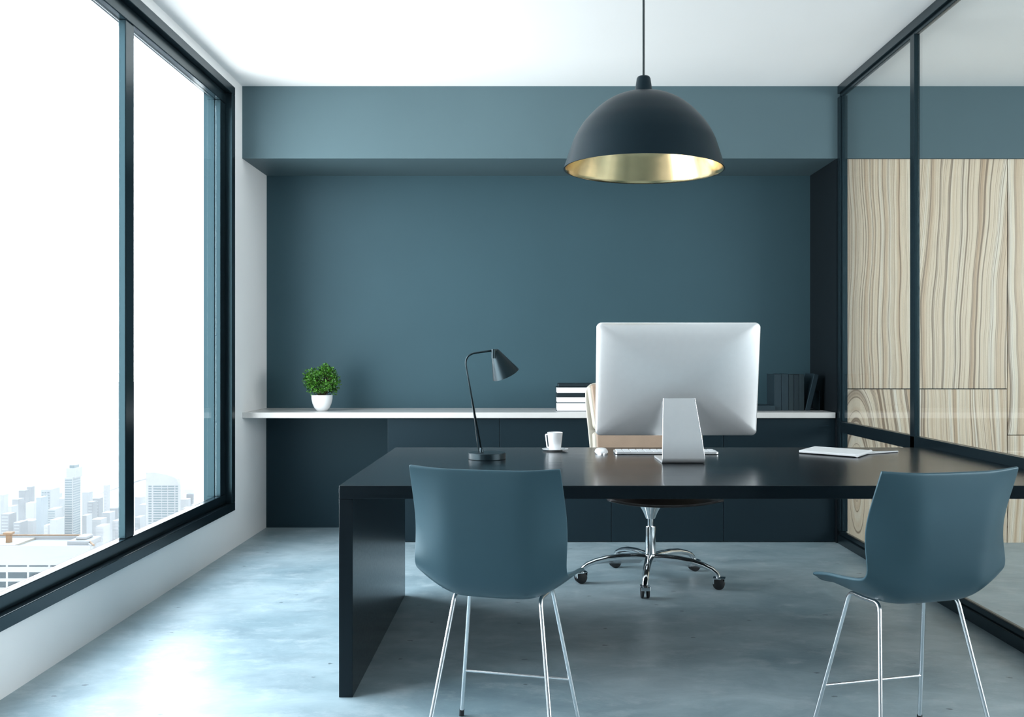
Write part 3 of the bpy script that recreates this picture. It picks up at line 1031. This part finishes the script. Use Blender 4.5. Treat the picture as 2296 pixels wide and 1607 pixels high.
# mouse
t = empty('mouse', (.354, 4.655, ZD), label='white computer mouse lying between the cup and the keyboard', cat='mouse')
bm = bmesh.new()
N_ = 12
rows = []
for j in range(N_ + 1):
    v = j / N_
    rr_ = math.cos(v * PI / 2) ** .55 if j < N_ else 0
    z_ = .006 + .020 * math.sin(v * PI / 2)
    if j == N_:
        rows.append([bm.verts.new((0, 0, z_))])
    else:
        rows.append([bm.verts.new((.031 * rr_ * math.copysign(abs(math.cos(2 * PI * i / 32)) ** .8, math.cos(2 * PI * i / 32)),
                                   .055 * rr_ * math.copysign(abs(math.sin(2 * PI * i / 32)) ** .8, math.sin(2 * PI * i / 32)), z_)) for i in range(32)])
for a, b in zip(rows, rows[1:]):
    for i in range(32):
        j = (i + 1) % 32
        if len(b) == 1:
            bm.faces.new((a[i], a[j], b[0]))
        else:
            bm.faces.new((a[i], a[j], b[j], b[i]))
bm.faces.new(rows[0])
obj('top_shell', bm, M['wplastic'], t, smooth=True, angle=60)
bm = bmesh.new()
pts = [(.027 * math.cos(2 * PI * i / 32), .050 * math.sin(2 * PI * i / 32)) for i in range(32)]
prism(bm, pts, 0, .0065)
obj('base', bm, M['alu'], t)

# saucer and cup
sp = (.139, 4.79)
bm = bmesh.new()
lathe(bm, [(0, 0), (.034, 0), (.036, .002), (.050, .005), (.063, .0085), (.064, .0095), (.0625, .0105), (.048, .0072), (.034, .0045), (0, .0045)], 56)
o = obj('saucer', bm, M['china'], loc=(*sp, ZD), smooth=True, angle=60)
prop(o, 'round white saucer under the coffee cup on the black desk', 'saucer')
t = empty('coffee_cup', (sp[0] - .001, sp[1], ZD + .0046), .0, label='tapered white cup with an angular handle on its saucer', cat='cup')
bm = bmesh.new()
lathe(bm, [(0, 0), (.0275, 0), (.029, .002), (.0375, .083), (.0380, .0850), (.0370, .0855), (.0345, .083), (.0265, .006), (0, .005)], 48)
obj('body', bm, M['china'], t, smooth=True, angle=50)
bm = bmesh.new()
path = fillet([(-.034, 0, .0735), (-.0455, 0, .0755), (-.038, 0, .013), (-.0305, 0, .0115)], .006, 4)
tube(bm, path, .0035, 10, flat=(1.4, 1))
obj('handle', bm, M['china'], t, smooth=True)
bm = bmesh.new(); lathe(bm, [(0, .066), (.0325, .066)], 40)
obj('coffee', bm, M['coffee'], t)

# desk lamp
t = empty('desk_lamp', (-.178, 4.40, ZD), label='matte black desk lamp with a bent stem and cone head near the desk end', cat='lamp')
bm = bmesh.new(); lathe(bm, [(0, 0), (.082, 0), (.084, .002), (.084, .027), (.082, .029), (0, .0295)], 56)
obj('base', bm, M['lamp'], t, smooth=True)
st = bmesh.new()
path = fillet([(-.024, 0, .030), (-.1035, 0, .468), (.028, 0, .482 + .004)], .055, 10)
tube(st, path, .0042, 12)
obj('stem', st, M['lamp'], t, smooth=True, angle=180)
bm = bmesh.new(); tube(bm, [(-.070, -.004, .27), (-.055, -.006, .17), (-.045, -.006, .08), (-.036, -.004, .0295)], .0018, 8)
obj('cable', bm, M['cord'], t, smooth=True, angle=180)
bm = bmesh.new(); lathe(bm, [(0, .029), (.009, .029), (.009, .044), (.006, .050), (0, .050)], 20, Matrix.Translation((-.025, 0, 0)))
obj('stem_joint', bm, M['lamp'], t, smooth=True)
ax = Vector((.415, .26, -.91)).normalized()
top = Vector((.036, 0, .482))
rot = ax.to_track_quat('Z', 'Y').to_matrix().to_4x4()
hm = Matrix.Translation(top) @ rot
bm = bmesh.new()
lathe(bm, [(0, -.004), (.0155, -.004), (.018, 0), (.0635, .118), (.0625, .1185), (.0165, .002), (0, .001)], 48, hm)
obj('lamp_head', bm, M['lamp'], t, smooth=True, angle=50)
bm = bmesh.new(); lathe(bm, [(0, .012), (.010, .012), (.014, .03), (.020, .055), (.018, .075), (0, .085)], 24, hm)
obj('bulb', bm, M['china'], t, smooth=True, angle=180)
bm = bmesh.new(); lathe(bm, [(0, -.011), (.0095, -.011), (.0095, .030), (0, .030)], 24, Matrix.Translation((.030, -.0145, .462)))
obj('swivel', bm, M['lamp'], t, smooth=True)
bm = bmesh.new(); tube(bm, [(.020, 0, .4835), (.050, 0, .4835)], .006, 12)
obj('hinge', bm, M['lamp'], t, smooth=True)

# notebook with a cover corner sticking out
nA = Vector((1.291, 4.655)); nB = Vector((1.497, 4.447)); nD = Vector((1.428, 4.868)); nC = nB + (nD - nA)
cen = (nA + nC) / 2
t = empty('notebook', (cen.x, cen.y, ZD), label='thick white notebook lying askew on the black desk near the partition', cat='notebook')
q = [p - cen for p in (nA, nB, nC, nD)]
bm = bmesh.new(); prism(bm, [(p.x, p.y) for p in q], .004, .0155)
obj('page_block', bm, M['paper'], t, bevel=.003)
bm = bmesh.new()
tip = Vector((1.782, 4.712)) - cen
pts = [q[2] + Vector((-.07, -.10)), q[2] + Vector((-.015, -.03)), tip, q[2] + Vector((-.03, .015)), q[2] + Vector((-.12, -.02))]
prism(bm, [(p.x, p.y) for p in pts], 0, .0035)
o = obj('cover', bm, M['bookcover'], t)
bm = bmesh.new()
tube(bm, [(*(q[2] + Vector((-.06, -.075))), .005), (*tip, .004), (*(q[2] + Vector((-.02, .012))), .005)], .003, 8)
o = obj('cover_edge', bm, M['paper'], o)
o['label'] = 'white cover edge'
bm = bmesh.new()
tube(bm, [(q[1].x, q[1].y, .010), (q[2].x, q[2].y, .010)], .008, 10)
obj('spine', bm, M['paper'], t, smooth=True)

# ------------------------------------------------------------------ things on the counter
ZT = .849


def book(x0, x1, y0, y1, z0, th, label, cover='bookcover', ct_=.004, pages=True, group=None, name='book'):
    cx_, cy_ = (x0 + x1) / 2, (y0 + y1) / 2
    t_ = empty(name, (cx_, cy_, z0), label=label, cat='book', group=group)
    a, b = (x1 - x0) / 2, (y1 - y0) / 2
    # pages face the room and the window side; the spine is at the far long side
    obj('cover', bx(-a, a, -b, b, 0, ct_), M[cover], t_, bevel=.001)
    obj('cover', bx(-a, a, -b, b, th - ct_, th), M[cover], t_, bevel=.001)
    obj('spine', bx(-a, a, b - ct_, b, ct_, th - ct_), M[cover], t_)
    obj('pages', bx(-a + .004, a - .004, -b + .003, b - ct_, ct_, th - ct_), M['paper'], t_)
    return t_


yb0, yb1 = 6.53, 6.75
s = 6.53 / F
X0 = (1248 - 1181) * s
z = ZT
stack = [(1, .056, 'thick pale-paged book at the bottom of the stack on the counter', .0025, 0, .36),
         (1, .040, 'pale-paged book with a thin dark cover, second from the bottom of the stack', .003, 0, .36),
         (0, .022, 'thin black notebook lying between two pale-paged books in the stack', .003, .001, .355),
         (1, .043, 'pale-paged book with dark covers near the top of the stack', .0035, 0, .36),
         (0, .022, 'black notebook on the very top of the book stack', .003, .012, .30)]
for pages, th_, lab, ct_, dx, ln in stack:
    if pages:
        book(X0 + dx, X0 + dx + ln, yb0 + dx, yb1, z, th_, lab, ct_=ct_, group='books stacked on the counter')
    else:
        cx_ = X0 + dx + ln / 2
        t = empty('book', (cx_, (yb0 + yb1) / 2, z), label=lab, cat='book', group='books stacked on the counter')
        obj('cover', bx(-ln / 2, ln / 2, -.105 + dx, .105, 0, th_), M['bookcover'], t, bevel=.003)
        obj('ribbon', bx(ln / 2 - .03, ln / 2 - .026, -.1065 + dx, -.1045 + dx, 0, th_), M['bookcover'], t)
    z += th_ + .0002

# books standing at the far end
yb = 6.60
s = yb / F


def standing(pa, pb, ytop, m, lab, tilt_=0., dy=0.):
    w_ = (pb - pa) * s
    h_ = (H - (ytop - 804) * s) - ZT
    px_ = pa
    t_ = empty('book', ((px_ - 1181) * s, yb + .11 + dy, ZT), label=lab, cat='book', group='dark books standing on the counter')
    if tilt_:
        t_.rotation_euler = (0, tilt_, 0)
    obj('spine', bx(0, w_, -.11, -.104, 0, h_), M[m], t_, bevel=.0025)
    obj('cover', bx(0, .004, -.105, .10, 0, h_), M[m], t_)
    obj('cover', bx(w_ - .004, w_, -.105, .10, 0, h_), M[m], t_)
    obj('pages', bx(.004, w_ - .004, -.103, .095, .004, h_ - .006), M['binder_grey'], t_)
    return t_


o = None
fl = empty('book', ((1722 - 1181) * s, yb + .085, ZT), label='dark blue book lying flat at the near end of the standing books', cat='book')
obj('cover', bx(-.115, .045, -.105, .105, 0, .036), M['binder'], fl, bevel=.003)
for pa, pb, yt, m, lab in ((1736.5, 1752, 839, 'binder', 'dark blue book standing first in the row, just behind the flat-lying book'),
                           (1752.6, 1768.5, 838.5, 'binder', 'slightly bluer dark book standing second in the row on the counter'),
                           (1769.2, 1780, 840, 'binder_grey', 'slim dark grey book standing third in the row on the counter'),
                           (1780.6, 1791.5, 840, 'bookcover', 'black book standing fourth in the row on the counter'),
                           (1792, 1803.6, 839.5, 'binder_grey', 'dark grey book standing last upright beside the leaning one')):
    standing(pa, pb, yt, m, lab)
lb = standing(1805.3, 1816.3, 836.5, 'binder', 'dark book leaning away from the row towards the recess end wall', tilt_=math.radians(14))
lb.location.z += .0029
t = empty('bookend', ((1829 - 1181) * s, yb + .10, ZT), label='thin black bookend propping the leaning dark book', cat='bookend')
obj('plate', bx(.032, .036, -.07, .07, 0, .13), M['lamp'], t)
obj('foot_plate', bx(.0, .036, -.07, .07, -.0, .002), M['lamp'], t)

# potted plant
s = 6.57 / F
pcx = (722 - 1181) * s
t = empty('potted_plant', (pcx, 6.57, ZT), label='small bushy green plant in a white bowl pot on the counter', cat='plant')
R_ = 23.7 * s
hp = 36 * s
bm = bmesh.new()
lathe(bm, [(0, 0), (.42 * R_, 0), (.50 * R_, .002), (.74 * R_, .22 * hp), (.90 * R_, .48 * hp), (.985 * R_, .74 * hp), (R_, hp), (.94 * R_, hp), (.92 * R_, .78 * hp), (0, .76 * hp)], 56)
obj('pot', bm, M['china'], t, smooth=True, angle=50)
bm = bmesh.new(); lathe(bm, [(.925 * R_, .84 * hp), (.5 * R_, .88 * hp), (0, .9 * hp)], 32)
obj('soil', bm, M['soil'], t, smooth=True)
random.seed(11)
clumps = []
for k in range(74):
    th = random.uniform(0, 2 * PI); ph = math.acos(random.uniform(-.80, 1))
    clumps.append(Vector((math.sin(ph) * math.cos(th) * .108, math.sin(ph) * math.sin(th) * .105, math.cos(ph) * .092)) * random.uniform(.74, 1.0))
clumps += [Vector((random.uniform(-.06, .06), random.uniform(-.06, .06), random.uniform(-.04, .05))) for _ in range(10)]
fz = hp + .095
bm = bmesh.new()
lv = bmesh.new()
for c in clumps:
    base = Vector((random.uniform(-.02, .02), random.uniform(-.02, .02), hp * .85))
    tip_ = c + Vector((.003, 0, fz - .004))
    tip_.z = max(tip_.z, hp + .008)
    tube(bm, [base, (base + tip_) / 2 + Vector((0, 0, .01)), tip_], .0016, 5)
    for j in range(46):
        d = Vector((random.gauss(0, 1), random.gauss(0, 1), random.gauss(.15, 1))).normalized()
        p = tip_ + d * random.uniform(.002, .030)
        a = (d + Vector((random.gauss(0, .5), random.gauss(0, .5), random.gauss(.2, .5)))).normalized()
        sdv = a.cross(Vector((random.gauss(0, 1), random.gauss(0, 1), random.gauss(0, 1)))).normalized()
        nn = a.cross(sdv)
        L1, W1 = random.uniform(.012, .019), random.uniform(.004, .0065)
        v0 = lv.verts.new(p); v1 = lv.verts.new(p + a * L1 * .5 + sdv * W1 + nn * .0015); v2 = lv.verts.new(p + a * L1)
        v3 = lv.verts.new(p + a * L1 * .5 - sdv * W1 + nn * .0015)
        lv.faces.new((v0, v1, v2)); lv.faces.new((v0, v2, v3))
obj('stems', bm, M['bark'], t)
obj('foliage', lv, M['leaf'], t)
